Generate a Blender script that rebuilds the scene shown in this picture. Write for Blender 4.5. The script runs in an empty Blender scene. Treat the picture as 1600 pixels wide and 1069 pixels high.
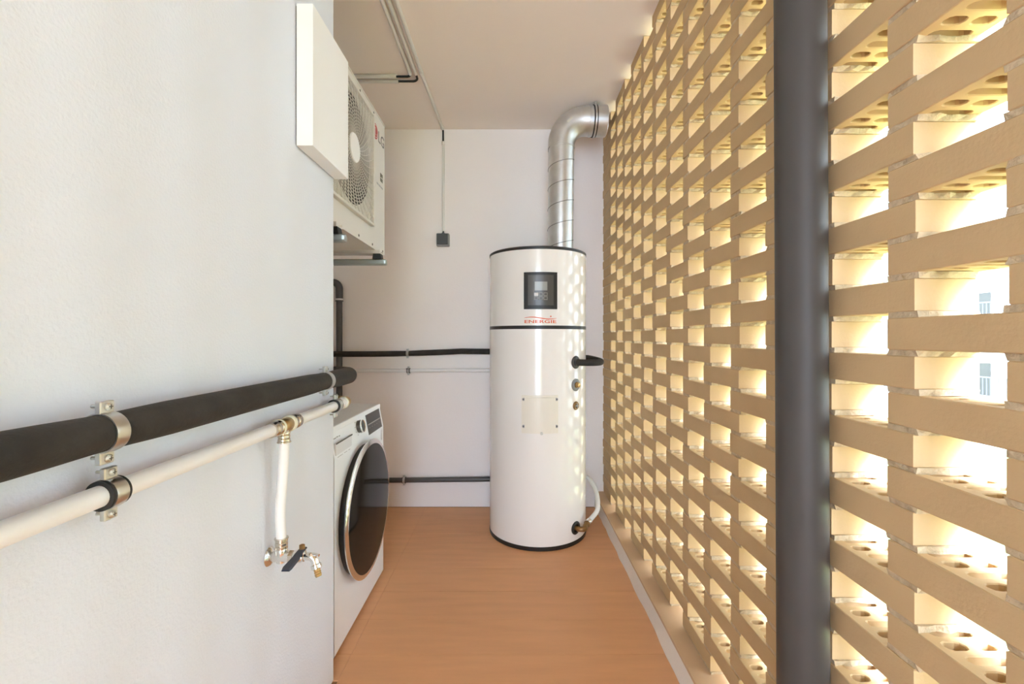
import bpy, bmesh, math, random
from mathutils import Vector, Matrix

random.seed(7)
PI = math.pi
scene = bpy.context.scene
COL = scene.collection

# ------------------------------------------------------------------ camera, sky, exposure
F_PX = 690.0                       # focal length in pixels of the 1600x1069 frame
EYE = 1.18
cam_d = bpy.data.cameras.new('camera')
cam_d.sensor_width = 36.0
cam_d.lens = F_PX * 36.0 / 1600.0
cam_d.shift_x = -0.0006
cam_d.shift_y = -0.0047
cam_d.clip_start = 0.02
cam_d.clip_end = 400
cam = bpy.data.objects.new('camera', cam_d)
COL.objects.link(cam)
cam.location = (0, 0, EYE)
cam.rotation_euler = (PI / 2, 0, 0)
scene.camera = cam

world = bpy.data.worlds.new('sky')
scene.world = world
world.use_nodes = True
bg = world.node_tree.nodes['Background']
bg.inputs['Color'].default_value = (0.625, 0.785, 1.0, 1)
bg.inputs['Strength'].default_value = 8.6

sun_d = bpy.data.lights.new('sun', 'SUN')
sun_d.energy = 24.0
sun_d.angle = math.radians(52)
sun_d.color = (0.845, 0.90, 1.0)
sun = bpy.data.objects.new('sun', sun_d)
COL.objects.link(sun)
sun.location = (6, -10, 12)
sun.rotation_euler = Vector((0.57, -0.82, 0.72)).to_track_quat('Z', 'Y').to_euler()

scene.view_settings.view_transform = 'Standard'
scene.view_settings.look = 'None'
scene.view_settings.exposure = 1.0
scene.view_settings.gamma = 1.0
scene.view_settings.use_curve_mapping = False
try:
    scene.cycles.max_bounces = 12
    scene.cycles.diffuse_bounces = 6
except Exception:
    pass


# ------------------------------------------------------------------ materials
def mat(name, col, rough=0.6, metal=0.0, bump=0.0, bscale=60.0, var=0.0, vscale=4.0, coat=0.0,
        spec=0.5, stretch=None, trans=0.0, sub=0.0, detail=4.0):
    m = bpy.data.materials.new(name)
    m.use_nodes = True
    nt = m.node_tree
    b = nt.nodes['Principled BSDF']
    b.inputs['Base Color'].default_value = (*col, 1)
    b.inputs['Roughness'].default_value = rough
    b.inputs['Metallic'].default_value = metal
    b.inputs['Coat Weight'].default_value = coat
    b.inputs['Specular IOR Level'].default_value = spec
    b.inputs['Transmission Weight'].default_value = trans
    tc = nt.nodes.new('ShaderNodeTexCoord')
    src = tc.outputs['Object']
    if stretch:
        mp = nt.nodes.new('ShaderNodeMapping')
        mp.inputs['Scale'].default_value = stretch
        nt.links.new(src, mp.inputs['Vector'])
        src = mp.outputs['Vector']
    if var > 0:
        n = nt.nodes.new('ShaderNodeTexNoise')
        n.inputs['Scale'].default_value = vscale
        n.inputs['Detail'].default_value = 5
        nt.links.new(src, n.inputs['Vector'])
        r = nt.nodes.new('ShaderNodeValToRGB')
        r.color_ramp.elements[0].position = 0.3
        r.color_ramp.elements[1].position = 0.7
        r.color_ramp.elements[0].color = (*[max(0, c * (1 - var)) for c in col], 1)
        r.color_ramp.elements[1].color = (*[min(1, c * (1 + var)) for c in col], 1)
        nt.links.new(n.outputs['Fac'], r.inputs['Fac'])
        nt.links.new(r.outputs['Color'], b.inputs['Base Color'])
    if bump > 0:
        n2 = nt.nodes.new('ShaderNodeTexNoise')
        n2.inputs['Scale'].default_value = bscale
        n2.inputs['Detail'].default_value = detail
        nt.links.new(src, n2.inputs['Vector'])
        bp = nt.nodes.new('ShaderNodeBump')
        bp.inputs['Strength'].default_value = bump
        bp.inputs['Distance'].default_value = 0.002
        nt.links.new(n2.outputs['Fac'], bp.inputs['Height'])
        nt.links.new(bp.outputs['Normal'], b.inputs['Normal'])
    return m


M = {}
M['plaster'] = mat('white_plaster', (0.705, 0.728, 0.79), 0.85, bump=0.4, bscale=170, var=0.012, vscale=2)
M['plaster_warm_light'] = mat('warm_light_plaster', (0.90, 0.84, 0.81), 0.85, bump=0.3, bscale=95, var=0.012, vscale=2)  # copy of the wall plaster with warmer light put into its colour
M['ceiling'] = mat('ceiling_paint', (0.93, 0.845, 0.77), 0.9, bump=0.12, bscale=60)
M['brick'] = mat('cream_brick', (0.575, 0.402, 0.218), 0.85, bump=0.25, bscale=160, var=0.05, vscale=9)
M['mortar'] = mat('mortar', (0.55, 0.43, 0.285), 0.95, bump=1.0, bscale=220, var=0.15, vscale=90)
M['floor'] = mat('floor_board', (0.71, 0.365, 0.175), 0.5, bump=0.08, bscale=30, var=0.05, vscale=3, stretch=(1.2, 9, 1))
M['floor_base'] = mat('floor_base', (0.30, 0.15, 0.065), 0.8)
M['curb'] = mat('curb_paint', (0.88, 0.84, 0.78), 0.85, bump=0.4, bscale=60, var=0.03)
M['curb_top'] = mat('curb_cap', (0.62, 0.43, 0.27), 0.7, bump=0.2, bscale=80, var=0.06)
M['tank'] = mat('tank_enamel', (0.86, 0.82, 0.77), 0.12, coat=0.0)
M['tank_cover'] = mat('tank_cover', (0.80, 0.74, 0.63), 0.4)
M['black'] = mat('black_plastic', (0.014, 0.012, 0.011), 0.45)
M['dark_panel'] = mat('dark_panel', (0.075, 0.068, 0.06), 0.3)
M['lcd'] = mat('lcd_screen', (0.33, 0.33, 0.30), 0.25)
M['lightkey'] = mat('light_key', (0.6, 0.58, 0.53), 0.4)
M['keyline'] = mat('key_print', (0.25, 0.23, 0.2), 0.5)
M['orange'] = mat('orange_print', (0.70, 0.10, 0.02), 0.5)
M['red'] = mat('red_print', (0.45, 0.035, 0.03), 0.5)
M['greyprint'] = mat('grey_print', (0.09, 0.08, 0.075), 0.5)
M['palegrey'] = mat('pale_grey_print', (0.38, 0.37, 0.36), 0.5)
M['galv'] = mat('galvanised_steel', (0.66, 0.665, 0.66), 0.36, metal=0.9, bump=0.05, bscale=40, var=0.10, vscale=14)
M['seam'] = mat('seam_steel', (0.26, 0.26, 0.25), 0.5, metal=0.8)
M['zinc'] = mat('zinc_steel', (0.62, 0.62, 0.60), 0.28, metal=1.0, bump=0.1, bscale=80)
M['chrome'] = mat('chrome', (0.78, 0.77, 0.75), 0.12, metal=1.0)
M['nickel'] = mat('nickel_brass', (0.66, 0.60, 0.52), 0.22, metal=1.0, bump=0.1, bscale=120)
M['brass'] = mat('brass', (0.50, 0.33, 0.14), 0.32, metal=0.9, var=0.2, vscale=60)
M['darkbrass'] = mat('dark_brass', (0.30, 0.17, 0.07), 0.4, metal=0.7, var=0.2, vscale=60)
M['foam'] = mat('black_foam', (0.026, 0.022, 0.019), 0.82, bump=0.6, bscale=140, var=0.35, vscale=16)
M['rubber'] = mat('black_rubber', (0.012, 0.011, 0.010), 0.6)
M['whitepipe'] = mat('white_pipe', (0.82, 0.80, 0.785), 0.38)
M['cream_ring'] = mat('cream_ring', (0.80, 0.78, 0.62), 0.4)
M['hose'] = mat('pale_hose', (0.78, 0.77, 0.75), 0.35)
M['lever'] = mat('navy_lever', (0.018, 0.024, 0.045), 0.35)
M['greypvc'] = mat('grey_pvc', (0.068, 0.064, 0.062), 0.36, var=0.06, vscale=20)
M['postpvc'] = mat('anthracite_pipe', (0.062, 0.055, 0.050), 0.5, spec=0.3, bump=0.03, bscale=40, var=0.05, vscale=8)
M['conduit'] = mat('cream_conduit', (0.74, 0.72, 0.68), 0.5)
M['ac'] = mat('ac_casing', (0.66, 0.625, 0.57), 0.45)
M['ac_white'] = mat('ac_hub', (0.84, 0.83, 0.80), 0.4)
M['ac_dark'] = mat('ac_inside', (0.045, 0.04, 0.036), 0.7)
M['ac_fan'] = mat('ac_fan_blade', (0.16, 0.15, 0.14), 0.5)
M['bracket'] = mat('bracket_steel', (0.40, 0.44, 0.42), 0.38, metal=0.6)
M['box'] = mat('white_lacquer', (0.86, 0.86, 0.855), 0.35)
M['washer'] = mat('washer_enamel', (0.88, 0.90, 0.93), 0.28)
M['washer_top'] = mat('washer_lid', (0.74, 0.72, 0.70), 0.4)
M['glass_dark'] = mat('dark_door_glass', (0.016, 0.013, 0.011), 0.07, spec=0.07)
M['drawer'] = mat('drawer_front', (0.74, 0.74, 0.755), 0.35)
M['screen'] = mat('dark_screen', (0.05, 0.046, 0.042), 0.28)
M['switch'] = mat('switch_dark', (0.045, 0.045, 0.045), 0.4)
M['switch_frame'] = mat('switch_frame', (0.25, 0.25, 0.245), 0.4)
M['facade'] = mat('facade_white', (0.88, 0.87, 0.85), 0.8)
M['winglass'] = mat('window_glass', (0.075, 0.07, 0.06), 0.4, spec=0.1)
M['rail'] = mat('railing_grey', (0.10, 0.10, 0.11), 0.5)
M['grass'] = mat('lawn', (0.30, 0.36, 0.14), 0.9, var=0.25, vscale=0.6)
M['sticker'] = mat('sticker_dark', (0.09, 0.085, 0.04), 0.5)
M['paper'] = mat('paper_tag', (0.72, 0.70, 0.62), 0.6)


# ------------------------------------------------------------------ mesh helpers
OFF = {}


class MB:
    """collects geometry in world coordinates, then becomes one mesh object"""
    def __init__(self):
        self.v, self.f = [], []

    def add(self, vs, fs):
        n = len(self.v)
        self.v += [tuple(p) for p in vs]
        self.f += [tuple(i + n for i in f) for f in fs]
        return self

    def box(self, x0, x1, y0, y1, z0, z1, bev=0.0, seg=2):
        if bev <= 0:
            vs = [(x, y, z) for x in (x0, x1) for y in (y0, y1) for z in (z0, z1)]
            fs = [(0, 1, 3, 2), (4, 6, 7, 5), (0, 4, 5, 1), (2, 3, 7, 6), (0, 2, 6, 4), (1, 5, 7, 3)]
            return self.add(vs, fs)
        bm = bmesh.new()
        bmesh.ops.create_cube(bm, size=1.0)
        for v in bm.verts:
            v.co = Vector(((x0 + x1) / 2 + v.co.x * (x1 - x0), (y0 + y1) / 2 + v.co.y * (y1 - y0), (z0 + z1) / 2 + v.co.z * (z1 - z0)))
        bmesh.ops.bevel(bm, geom=bm.edges[:], offset=bev, segments=seg, profile=0.5, affect='EDGES')
        return self.bm(bm)

    def bm(self, bm, mtx=None):
        bm.verts.ensure_lookup_table()
        vs = [(mtx @ v.co) if mtx else v.co.copy() for v in bm.verts]
        for i, v in enumerate(bm.verts):
            v.index = i
        fs = [tuple(v.index for v in f.verts) for f in bm.faces]
        bm.free()
        return self.add(vs, fs)

    def tube(self, path, r, seg=16, caps=True, up=None):
        pts = [Vector(p) for p in path]
        n = len(pts)
        rad = r if isinstance(r, (list, tuple)) else [r] * n
        tang = []
        for i in range(n):
            a = pts[max(i - 1, 0)]
            b = pts[min(i + 1, n - 1)]
            tang.append((b - a).normalized())
        t0 = tang[0]
        ref = Vector((0, 0, 1)) if abs(t0.z) < 0.9 else Vector((1, 0, 0))
        nrm = (ref - t0 * ref.dot(t0)).normalized()
        vs, fs = [], []
        for i in range(n):
            t = tang[i]
            nrm = (nrm - t * nrm.dot(t)).normalized()
            bi = t.cross(nrm)
            for k in range(seg):
                a = 2 * PI * k / seg
                vs.append(pts[i] + (nrm * math.cos(a) + bi * math.sin(a)) * rad[i])
        for i in range(n - 1):
            for k in range(seg):
                k2 = (k + 1) % seg
                fs.append((i * seg + k, i * seg + k2, (i + 1) * seg + k2, (i + 1) * seg + k))
        if caps:
            fs.append(tuple(range(seg))[::-1])
            fs.append(tuple((n - 1) * seg + k for k in range(seg)))
        return self.add(vs, fs)

    def lathe(self, prof, origin=(0, 0, 0), axis=(0, 0, 1), seg=32, closed=False):
        """prof: (radius, height) list revolved round axis through origin"""
        ax = Vector(axis).normalized()
        ref = Vector((0, 0, 1)) if abs(ax.z) < 0.9 else Vector((1, 0, 0))
        u = (ref - ax * ref.dot(ax)).normalized()
        w = ax.cross(u)
        o = Vector(origin)
        vs, fs = [], []
        for (r, h) in prof:
            for k in range(seg):
                a = 2 * PI * k / seg
                vs.append(o + ax * h + (u * math.cos(a) + w * math.sin(a)) * r)
        n = len(prof)
        for i in range(n - 1 if not closed else n):
            j = (i + 1) % n
            for k in range(seg):
                k2 = (k + 1) % seg
                fs.append((i * seg + k, i * seg + k2, j * seg + k2, j * seg + k))
        if not closed:
            if prof[0][0] > 1e-6:
                fs.append(tuple(range(seg))[::-1])
            if prof[-1][0] > 1e-6:
                fs.append(tuple((n - 1) * seg + k for k in range(seg)))
        return self.add(vs, fs)

    def prism(self, poly, fn0, fn1):
        """poly 2-D outline; fn0/fn1 map (a,b) to the two end faces"""
        n = len(poly)
        vs = [fn0(*p) for p in poly] + [fn1(*p) for p in poly]
        fs = [tuple(range(n))[::-1], tuple(range(n, 2 * n))]
        for i in range(n):
            j = (i + 1) % n
            fs.append((i, j, n + j, n + i))
        return self.add(vs, fs)

    def build(self, name, material, parent=None, smooth=None, kind=None):
        off = OFF.get(parent, Vector((0, 0, 0))) if parent else None
        if parent is None:
            xs = [p[0] for p in self.v]; ys = [p[1] for p in self.v]; zs = [p[2] for p in self.v]
            off = Vector(((min(xs) + max(xs)) / 2, (min(ys) + max(ys)) / 2, min(zs)))
        me = bpy.data.meshes.new(name)
        me.from_pydata([(p[0] - off.x, p[1] - off.y, p[2] - off.z) for p in self.v], [], self.f)
        bm = bmesh.new(); bm.from_mesh(me)
        bmesh.ops.remove_doubles(bm, verts=bm.verts[:], dist=1e-6)
        bmesh.ops.recalc_face_normals(bm, faces=bm.faces[:])
        bm.to_mesh(me); bm.free()
        me.materials.append(M[material] if isinstance(material, str) else material)
        if smooth is not None:
            for p in me.polygons:
                p.use_smooth = True
            me.set_sharp_from_angle(angle=math.radians(smooth))
        o = bpy.data.objects.new(name, me)
        COL.objects.link(o)
        if parent:
            o.parent = parent
        else:
            o.location = off
        OFF[o] = off
        if kind:
            o['kind'] = kind
        return o


def tag(o, label=None, cat=None, group=None, kind=None):
    if label: o['label'] = label
    if cat: o['category'] = cat
    if group: o['group'] = group
    if kind: o['kind'] = kind
    return o


def thing(name, loc, label, cat, group=None):
    o = bpy.data.objects.new(name, None)
    o.empty_display_size = 0.05
    COL.objects.link(o)
    o.location = loc
    OFF[o] = Vector(loc)
    return tag(o, label, cat, group)


def fillet(points, r, n=8):
    """polyline with its corners rounded"""
    P = [Vector(p) for p in points]
    out = [P[0]]
    for i in range(1, len(P) - 1):
        a, b, c = P[i - 1], P[i], P[i + 1]
        d1 = (a - b).normalized(); d2 = (c - b).normalized()
        ang = d1.angle(d2)
        if ang > PI - 0.01:
            out.append(b); continue
        t = r / math.tan(ang / 2)
        t = min(t, (a - b).length * 0.49, (c - b).length * 0.49)
        rr = t * math.tan(ang / 2)
        p1 = b + d1 * t; p2 = b + d2 * t
        cen = b + (d1 + d2).normalized() * (rr / math.sin(ang / 2))
        v1 = p1 - cen; v2 = p2 - cen
        tot = v1.angle(v2)
        axis = v1.cross(v2).normalized()
        for k in range(n + 1):
            out.append(cen + Matrix.Rotation(tot * k / n, 3, axis) @ v1)
    out.append(P[-1])
    return out


def resample(path, step):
    P = [Vector(p) for p in path]
    out = [P[0]]
    for a, b in zip(P[:-1], P[1:]):
        d = (b - a).length
        k = max(1, int(math.ceil(d / step)))
        for i in range(1, k + 1):
            out.append(a.lerp(b, i / k))
    return out


def spline(pts, n=10):
    """Catmull-Rom through points"""
    P = [Vector(p) for p in pts]
    P = [P[0] * 2 - P[1]] + P + [P[-1] * 2 - P[-2]]
    out = []
    for i in range(1, len(P) - 2):
        p0, p1, p2, p3 = P[i - 1:i + 3]
        for k in range(n):
            t = k / n
            out.append(0.5 * ((2 * p1) + (p2 - p0) * t + (2 * p0 - 5 * p1 + 4 * p2 - p3) * t * t + (3 * p1 - p0 - 3 * p2 + p3) * t ** 3))
    out.append(P[-2])
    return out


def text_mesh(txt, width, height, depth=0.0006, shear=0.0, space=1.0, bold=0.0):
    """triangles of a text scaled to width x height, centred on (0,0), in the (a,b) plane with depth"""
    c = bpy.data.curves.new('txt', 'FONT')
    c.body = txt
    c.extrude = 0.02
    c.shear = shear
    c.offset = bold
    c.space_character = space
    c.resolution_u = 3
    o = bpy.data.objects.new('txt', c)
    COL.objects.link(o)
    dg = bpy.context.evaluated_depsgraph_get()
    dg.update()
    me = bpy.data.meshes.new_from_object(o.evaluated_get(dg))
    vs = [v.co.copy() for v in me.vertices]
    fs = [tuple(p.vertices) for p in me.polygons]
    bpy.data.objects.remove(o); bpy.data.curves.remove(c); bpy.data.meshes.remove(me)
    x0 = min(v.x for v in vs); x1 = max(v.x for v in vs)
    y0 = min(v.y for v in vs); y1 = max(v.y for v in vs)
    out = [((v.x - (x0 + x1) / 2) / (x1 - x0) * width, (v.y - (y0 + y1) / 2) / (y1 - y0) * height, depth * (1 if v.z > 0 else 0)) for v in vs]
    return out, fs


# ------------------------------------------------------------------ the room
XL, XR = -0.615, 0.628            # left wall face, brick screen inner face
YC, YB = 1.519, 3.0725            # corner of the left wall, back wall
XA = -1.30                        # left wall of the recess
ZC = 2.626                        # ceiling
YR = -3.4                         # the room goes on behind the camera
XO = 0.7295                       # outer face of the brick screen

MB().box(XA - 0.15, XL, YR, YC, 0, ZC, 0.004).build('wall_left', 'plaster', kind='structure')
MB().box(XA - 0.15, XA, YC, YB, 0, ZC).build('wall_recess', 'plaster_warm_light', kind='structure')
MB().box(XA - 0.15, XO, YB, YB + 0.2, 0, ZC).build('wall_back', 'plaster_warm_light', kind='structure')
MB().box(XA - 0.15, XO, YR - 1.2, YB + 0.2, ZC, ZC + 0.25).build('ceiling', 'ceiling', kind='structure')  # includes an unseen rear overhang added to keep sun out of the open end

# floor: a slab carrying cross boards with hairline joints
floor = MB().box(XA - 0.15, XO, YR, YB + 0.2, -0.25, -0.006).build('floor', 'floor_base', kind='structure')
y = YR
joints = []
SEAM = -0.60
yy = 1.643 - 0.203 * 25
while yy < YB:
    a, b = max(yy, YR), min(yy + 0.203, YB)
    g = 0.0004
    if b - a > 0.02:
        MB().box(SEAM + g, XO - 0.02, a + g, b - g, -0.006, random.uniform(-0.0002, 0.0), 0.0004, 1).build('floor_board', 'floor', floor)
        if b > YC:
            a2 = max(a, YC)
            if b - a2 > 0.01:
                MB().box(XA, SEAM - g, a2 + g, b - g, -0.006, random.uniform(-0.0002, 0.0), 0.0004, 1).build('floor_board', 'floor', floor)
        else:
            MB().box(XL - 0.1, SEAM - g, a + g, b - g, -0.006, -0.0001, 0.0004, 1).build('floor_board', 'floor', floor)
    yy += 0.203

# kerb under the screen: uneven painted upstand with a thin cap
ZK = 0.1085
n = 90
vs, fs = [], []
for i in range(n + 1):
    yk = YR + (YB - YR) * i / n
    vs += [(0.570 + random.uniform(-0.003, 0.003), yk, 0.0),
           (0.571 + random.uniform(-0.0015, 0.0015), yk, 0.05),
           (0.572, yk, ZK - 0.012), (XO + 0.01, yk, ZK - 0.012), (XO + 0.01, yk, 0.0)]
for i in range(n):
    for k in range(5):
        k2 = (k + 1) % 5
        fs.append((i * 5 + k, i * 5 + k2, i * 5 + 5 + k2, i * 5 + 5 + k))
fs += [(0, 1, 2, 3, 4), tuple(n * 5 + k for k in range(5))]
kerb = MB().add(vs, fs).build('trim_1', 'curb', smooth=50, kind='structure')
MB().box(0.566, XO + 0.012, YR, YB, ZK - 0.012, ZK, 0.0015, 1).build('kerb_cap', 'curb_top', kerb)

# ------------------------------------------------------------------ brick screen
CH = 0.0614                       # course height
BH = 0.052                        # brick height
BL = 0.2265                       # brick length
PER = 0.356                       # period along a course
BW = XO - XR
Z0 = 0.1155
NC = 41
Y_EVEN = 0.6909                   # near end of an even-course brick
Y_ODD = Y_EVEN + PER / 2 - PER


def brick_curve(length, rows, bev=0.0016):
    c = bpy.data.curves.new('b', 'CURVE')
    c.dimensions = '2D'
    c.fill_mode = 'BOTH'
    c.extrude = BH / 2 - bev
    c.bevel_depth = bev
    c.bevel_resolution = 0

    def poly(pts):
        s = c.splines.new('POLY')
        s.points.add(len(pts) - 1)
        for p, q in zip(s.points, pts):
            p.co = (q[0], q[1], 0, 1)
        s.use_cyclic_u = True
    hx, hy = BW / 2 - bev, length / 2 - bev
    poly([(-hx, -hy), (hx, -hy), (hx, hy), (-hx, hy)])

    def hole(cx, cy, wx, wy, r):
        pts = []
        for sx, sy, a0 in ((1, 1, 0), (-1, 1, 90), (-1, -1, 180), (1, -1, 270)):
            for k in range(3):
                a = math.radians(a0 + 45 * k)
                pts.append((cx + sx * (wx / 2 - r) + r * math.cos(a), cy + sy * (wy / 2 - r) + r * math.sin(a)))
        poly(pts[::-1])
    for yc, typ in rows:
        if typ == 's':
            hole(0, yc, 0.066, 0.0205, 0.009)
        else:
            hole(-0.0215, yc, 0.034, 0.0205, 0.009)
            hole(0.0215, yc, 0.034, 0.0205, 0.009)
    o = bpy.data.objects.new('b', c)
    COL.objects.link(o)
    dg = bpy.context.evaluated_depsgraph_get(); dg.update()
    me = bpy.data.meshes.new_from_object(o.evaluated_get(dg))
    bpy.data.objects.remove(o); bpy.data.curves.remove(c)
    me.name = 'brick'
    me.materials.clear()
    me.materials.append(M['brick'])
    for p in me.polygons:
        p.use_smooth = False
    return me


ROWS = [(-0.090, 'p'), (-0.060, 's'), (-0.030, 'p'), (0.0, 's'), (0.030, 'p'), (0.060, 's'), (0.090, 'p')]
me_full = brick_curve(BL, ROWS)
CUT_E = YB - 2.649 - BL            # filler closing the last opening at the back wall
me_fill = brick_curve(CUT_E - 0.006, [(-0.060, 's'), (-0.030, 'p'), (0.0, 's'), (0.030, 'p'), (0.060, 's')])

cells = []                         # (near y, far y, z, mesh)
for n_ in range(NC):
    zb = Z0 + n_ * CH
    y0 = Y_EVEN if n_ % 2 == 0 else Y_ODD
    m_ = -16
    while True:
        a = y0 + PER * m_
        m_ += 1
        if a + BL < YR + 0.02:
            continue
        if a + 0.03 > YB:
            break
        if a + BL > YB + 0.001:
            continue
        cells.append((a, a + BL, zb, me_full, n_))
    if n_ % 2 == 1:
        cells.append((YB - CUT_E + 0.004, YB - 0.002, zb, me_fill, n_))


def in_frame(a, b, z):
    sizes = []
    for yq in (a, (a + b) / 2, b):
        if yq < 0.4:
            continue
        for zq in (z, z + BH):
            u = 801 + F_PX * XR / yq
            v = 527 - F_PX * (zq - EYE) / yq
            if u <= 1606 and -6 <= v <= 1075:
                sizes.append(F_PX / yq)
    return max(sizes) if sizes else 0


# mortar pads in the overlaps: this mesh is the wall that carries the bricks
wm = MB()


def pad(y0, y1, z0, z1, x0, x1):
    ny, nx = 4, 6
    idx = {}
    vs, fs = [], []
    def V(i, j, k):
        key = (i, j, k)
        if key not in idx:
            fx = i / nx; fy = j / ny
            x = x0 + (x1 - x0) * fx; yv = y0 + (y1 - y0) * fy; z = (z0, z1)[k]
            if i in (0, nx): x += random.uniform(-0.0018, 0.0012) * (1 if i == 0 else -1)
            if j in (0, ny): yv += random.uniform(-0.003, 0.0035) * (1 if j == ny else -1)
            idx[key] = len(vs); vs.append((x, yv, z))
        return idx[key]
    for i in range(nx):
        for j in range(ny):
            fs.append((V(i, j, 0), V(i, j + 1, 0), V(i + 1, j + 1, 0), V(i + 1, j, 0)))
            fs.append((V(i, j, 1), V(i + 1, j, 1), V(i + 1, j + 1, 1), V(i, j + 1, 1)))
    for j in range(ny):
        fs.append((V(0, j, 0), V(0, j, 1), V(0, j + 1, 1), V(0, j + 1, 0)))
        fs.append((V(nx, j, 0), V(nx, j + 1, 0), V(nx, j + 1, 1), V(nx, j, 1)))
    for i in range(nx):
        fs.append((V(i, 0, 0), V(i + 1, 0, 0), V(i + 1, 0, 1), V(i, 0, 1)))
        fs.append((V(i, ny, 0), V(i, ny, 1), V(i + 1, ny, 1), V(i + 1, ny, 0)))
    wm.add(vs, fs)


by_course = {}
for c_ in cells:
    by_course.setdefault(c_[4], []).append(c_)
for n_ in range(NC):
    zb = Z0 + n_ * CH
    if n_ == 0:
        for c_ in by_course[0]:
            pad(max(c_[0], YR), c_[1], ZK - 0.0005, zb + 0.0005, XR + 0.003, XO - 0.003)
    if n_ == NC - 1:
        for c_ in by_course[n_]:
            pad(max(c_[0], YR), c_[1], zb + BH - 0.0005, ZC + 0.002, XR + 0.003, XO - 0.003)
        continue
    for c_ in by_course[n_]:
        for d_ in by_course[n_ + 1]:
            a, b = max(c_[0], d_[0]), min(c_[1], d_[1])
            if b - a > 0.01:
                pad(a - 0.003, b + 0.003, zb + BH - 0.0004, zb + CH + 0.0004, XR + 0.003, XO - 0.003)
wall_r = wm.build('wall_right', 'mortar', kind='structure')

cells.sort(key=lambda c_: -in_frame(c_[0], c_[1], c_[2]))
rest = MB()
count = 0
for (a, b, z, me, n_) in cells:
    size = in_frame(a, b, z)
    cx, cy, cz = (XR + XO) / 2 + random.uniform(-0.0012, 0.0012), (a + b) / 2 + random.uniform(-0.0015, 0.0015), z + BH / 2
    rz = random.uniform(-0.006, 0.006)
    if size > 0 and count < 300:
        o = bpy.data.objects.new('brick', me)
        COL.objects.link(o)
        o.parent = wall_r
        w0 = OFF[wall_r]
        o.location = (cx - w0.x, cy - w0.y, cz - w0.z)
        o.rotation_euler = (0, 0, rz + (PI if random.random() < 0.5 else 0))
        count += 1
    else:
        mt = Matrix.Translation((cx, cy, cz)) @ Matrix.Rotation(rz, 4, 'Z')
        rest.add([mt @ v.co for v in me.vertices], [tuple(p.vertices) for p in me.polygons])
print('BRICKS in frame', sum(1 for c_ in cells if in_frame(*c_[:3]) > 0), 'individual', count, 'rest', len(cells) - count)
if rest.v:
    r_ = rest.build('brick_remainder', 'brick', wall_r, kind='stuff')

# ------------------------------------------------------------------ anthracite downpipe in front of the screen
dp = thing('downpipe', (0.575, 0.88, 0), 'dark grey round downpipe standing in front of the brick screen', 'pipe')
lean = 0.0046
MB().tube([(0.575 - lean * 0 + 0.005, 0.88, 0.0), (0.575 + 0.005 - lean * 2.4, 0.88, ZC)], 0.0452, 48).build('pipe_shaft', 'postpvc', dp, 40)
MB().lathe([(0.049, 0.0), (0.049, 0.05), (0.0455, 0.052)], (0.58, 0.88, 0.0), seg=48).build('base_collar', 'postpvc', dp, 40)
MB().lathe([(0.049, 0.0), (0.049, 0.04), (0.0455, 0.042)], (0.569, 0.88, ZC), (0, 0, -1), seg=48).build('top_collar', 'postpvc', dp, 40)

# ------------------------------------------------------------------ hot water tank
TX, TY, TR, TH = 0.154, 2.7248, 0.294, 1.682
tank = thing('hot_water_tank', (TX, TY, 0), 'tall white cylindrical water heater standing on the floor by the back wall', 'water heater')
MB().lathe([(TR - 0.01, 0.0), (TR + 0.001, 0.0), (TR + 0.002, 0.006), (TR + 0.002, 0.018), (TR - 0.004, 0.024), (TR - 0.02, 0.024)], (TX, TY, 0), seg=96).build('base_ring', 'black', tank, 40)
MB().lathe([(TR - 0.006, 0.018), (TR, 0.024), (TR, 1.231), (TR - 0.006, 1.233)], (TX, TY, 0), seg=96).build('lower_casing', 'tank', tank, 40)
MB().lathe([(TR - 0.006, 1.2245), (TR + 0.0012, 1.2255), (TR + 0.0012, 1.2445), (TR - 0.006, 1.2455)], (TX, TY, 0), seg=96).build('trim_band', 'black', tank, 40)
MB().lathe([(TR - 0.006, 1.240), (TR, 1.2436), (TR, 1.668), (TR - 0.006, 1.670)], (TX, TY, 0), seg=96).build('upper_casing', 'tank', tank, 40)
MB().lathe([(TR - 0.008, 1.664), (TR + 0.002, 1.667), (TR + 0.002, 1.680), (TR - 0.006, 1.685), (0.05, 1.690), (0.0, 1.690)], (TX, TY, 0), seg=96).build('lid', 'black', tank, 40)


def on_tank(a, b, d):
    """a = arc position from the front line, b = height, d = distance out of the skin"""
    th = a / TR
    return (TX + (TR + d) * math.sin(th), TY - (TR + d) * math.cos(th), b)


def curved_patch(mb, a0, a1, b0, b1, d0, d1, nseg=10, rc=0.0):
    vs, fs = [], []
    for i in range(nseg + 1):
        a = a0 + (a1 - a0) * i / nseg
        vs += [on_tank(a, b0, d0), on_tank(a, b1, d0), on_tank(a, b1, d1), on_tank(a, b0, d1)]
    for i in range(nseg):
        for k in range(4):
            k2 = (k + 1) % 4
            fs.append((i * 4 + k, i * 4 + k2, i * 4 + 4 + k2, i * 4 + 4 + k))
    fs += [(0, 1, 2, 3), tuple(nseg * 4 + k for k in range(4))]
    return mb.add(vs, fs)


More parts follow.
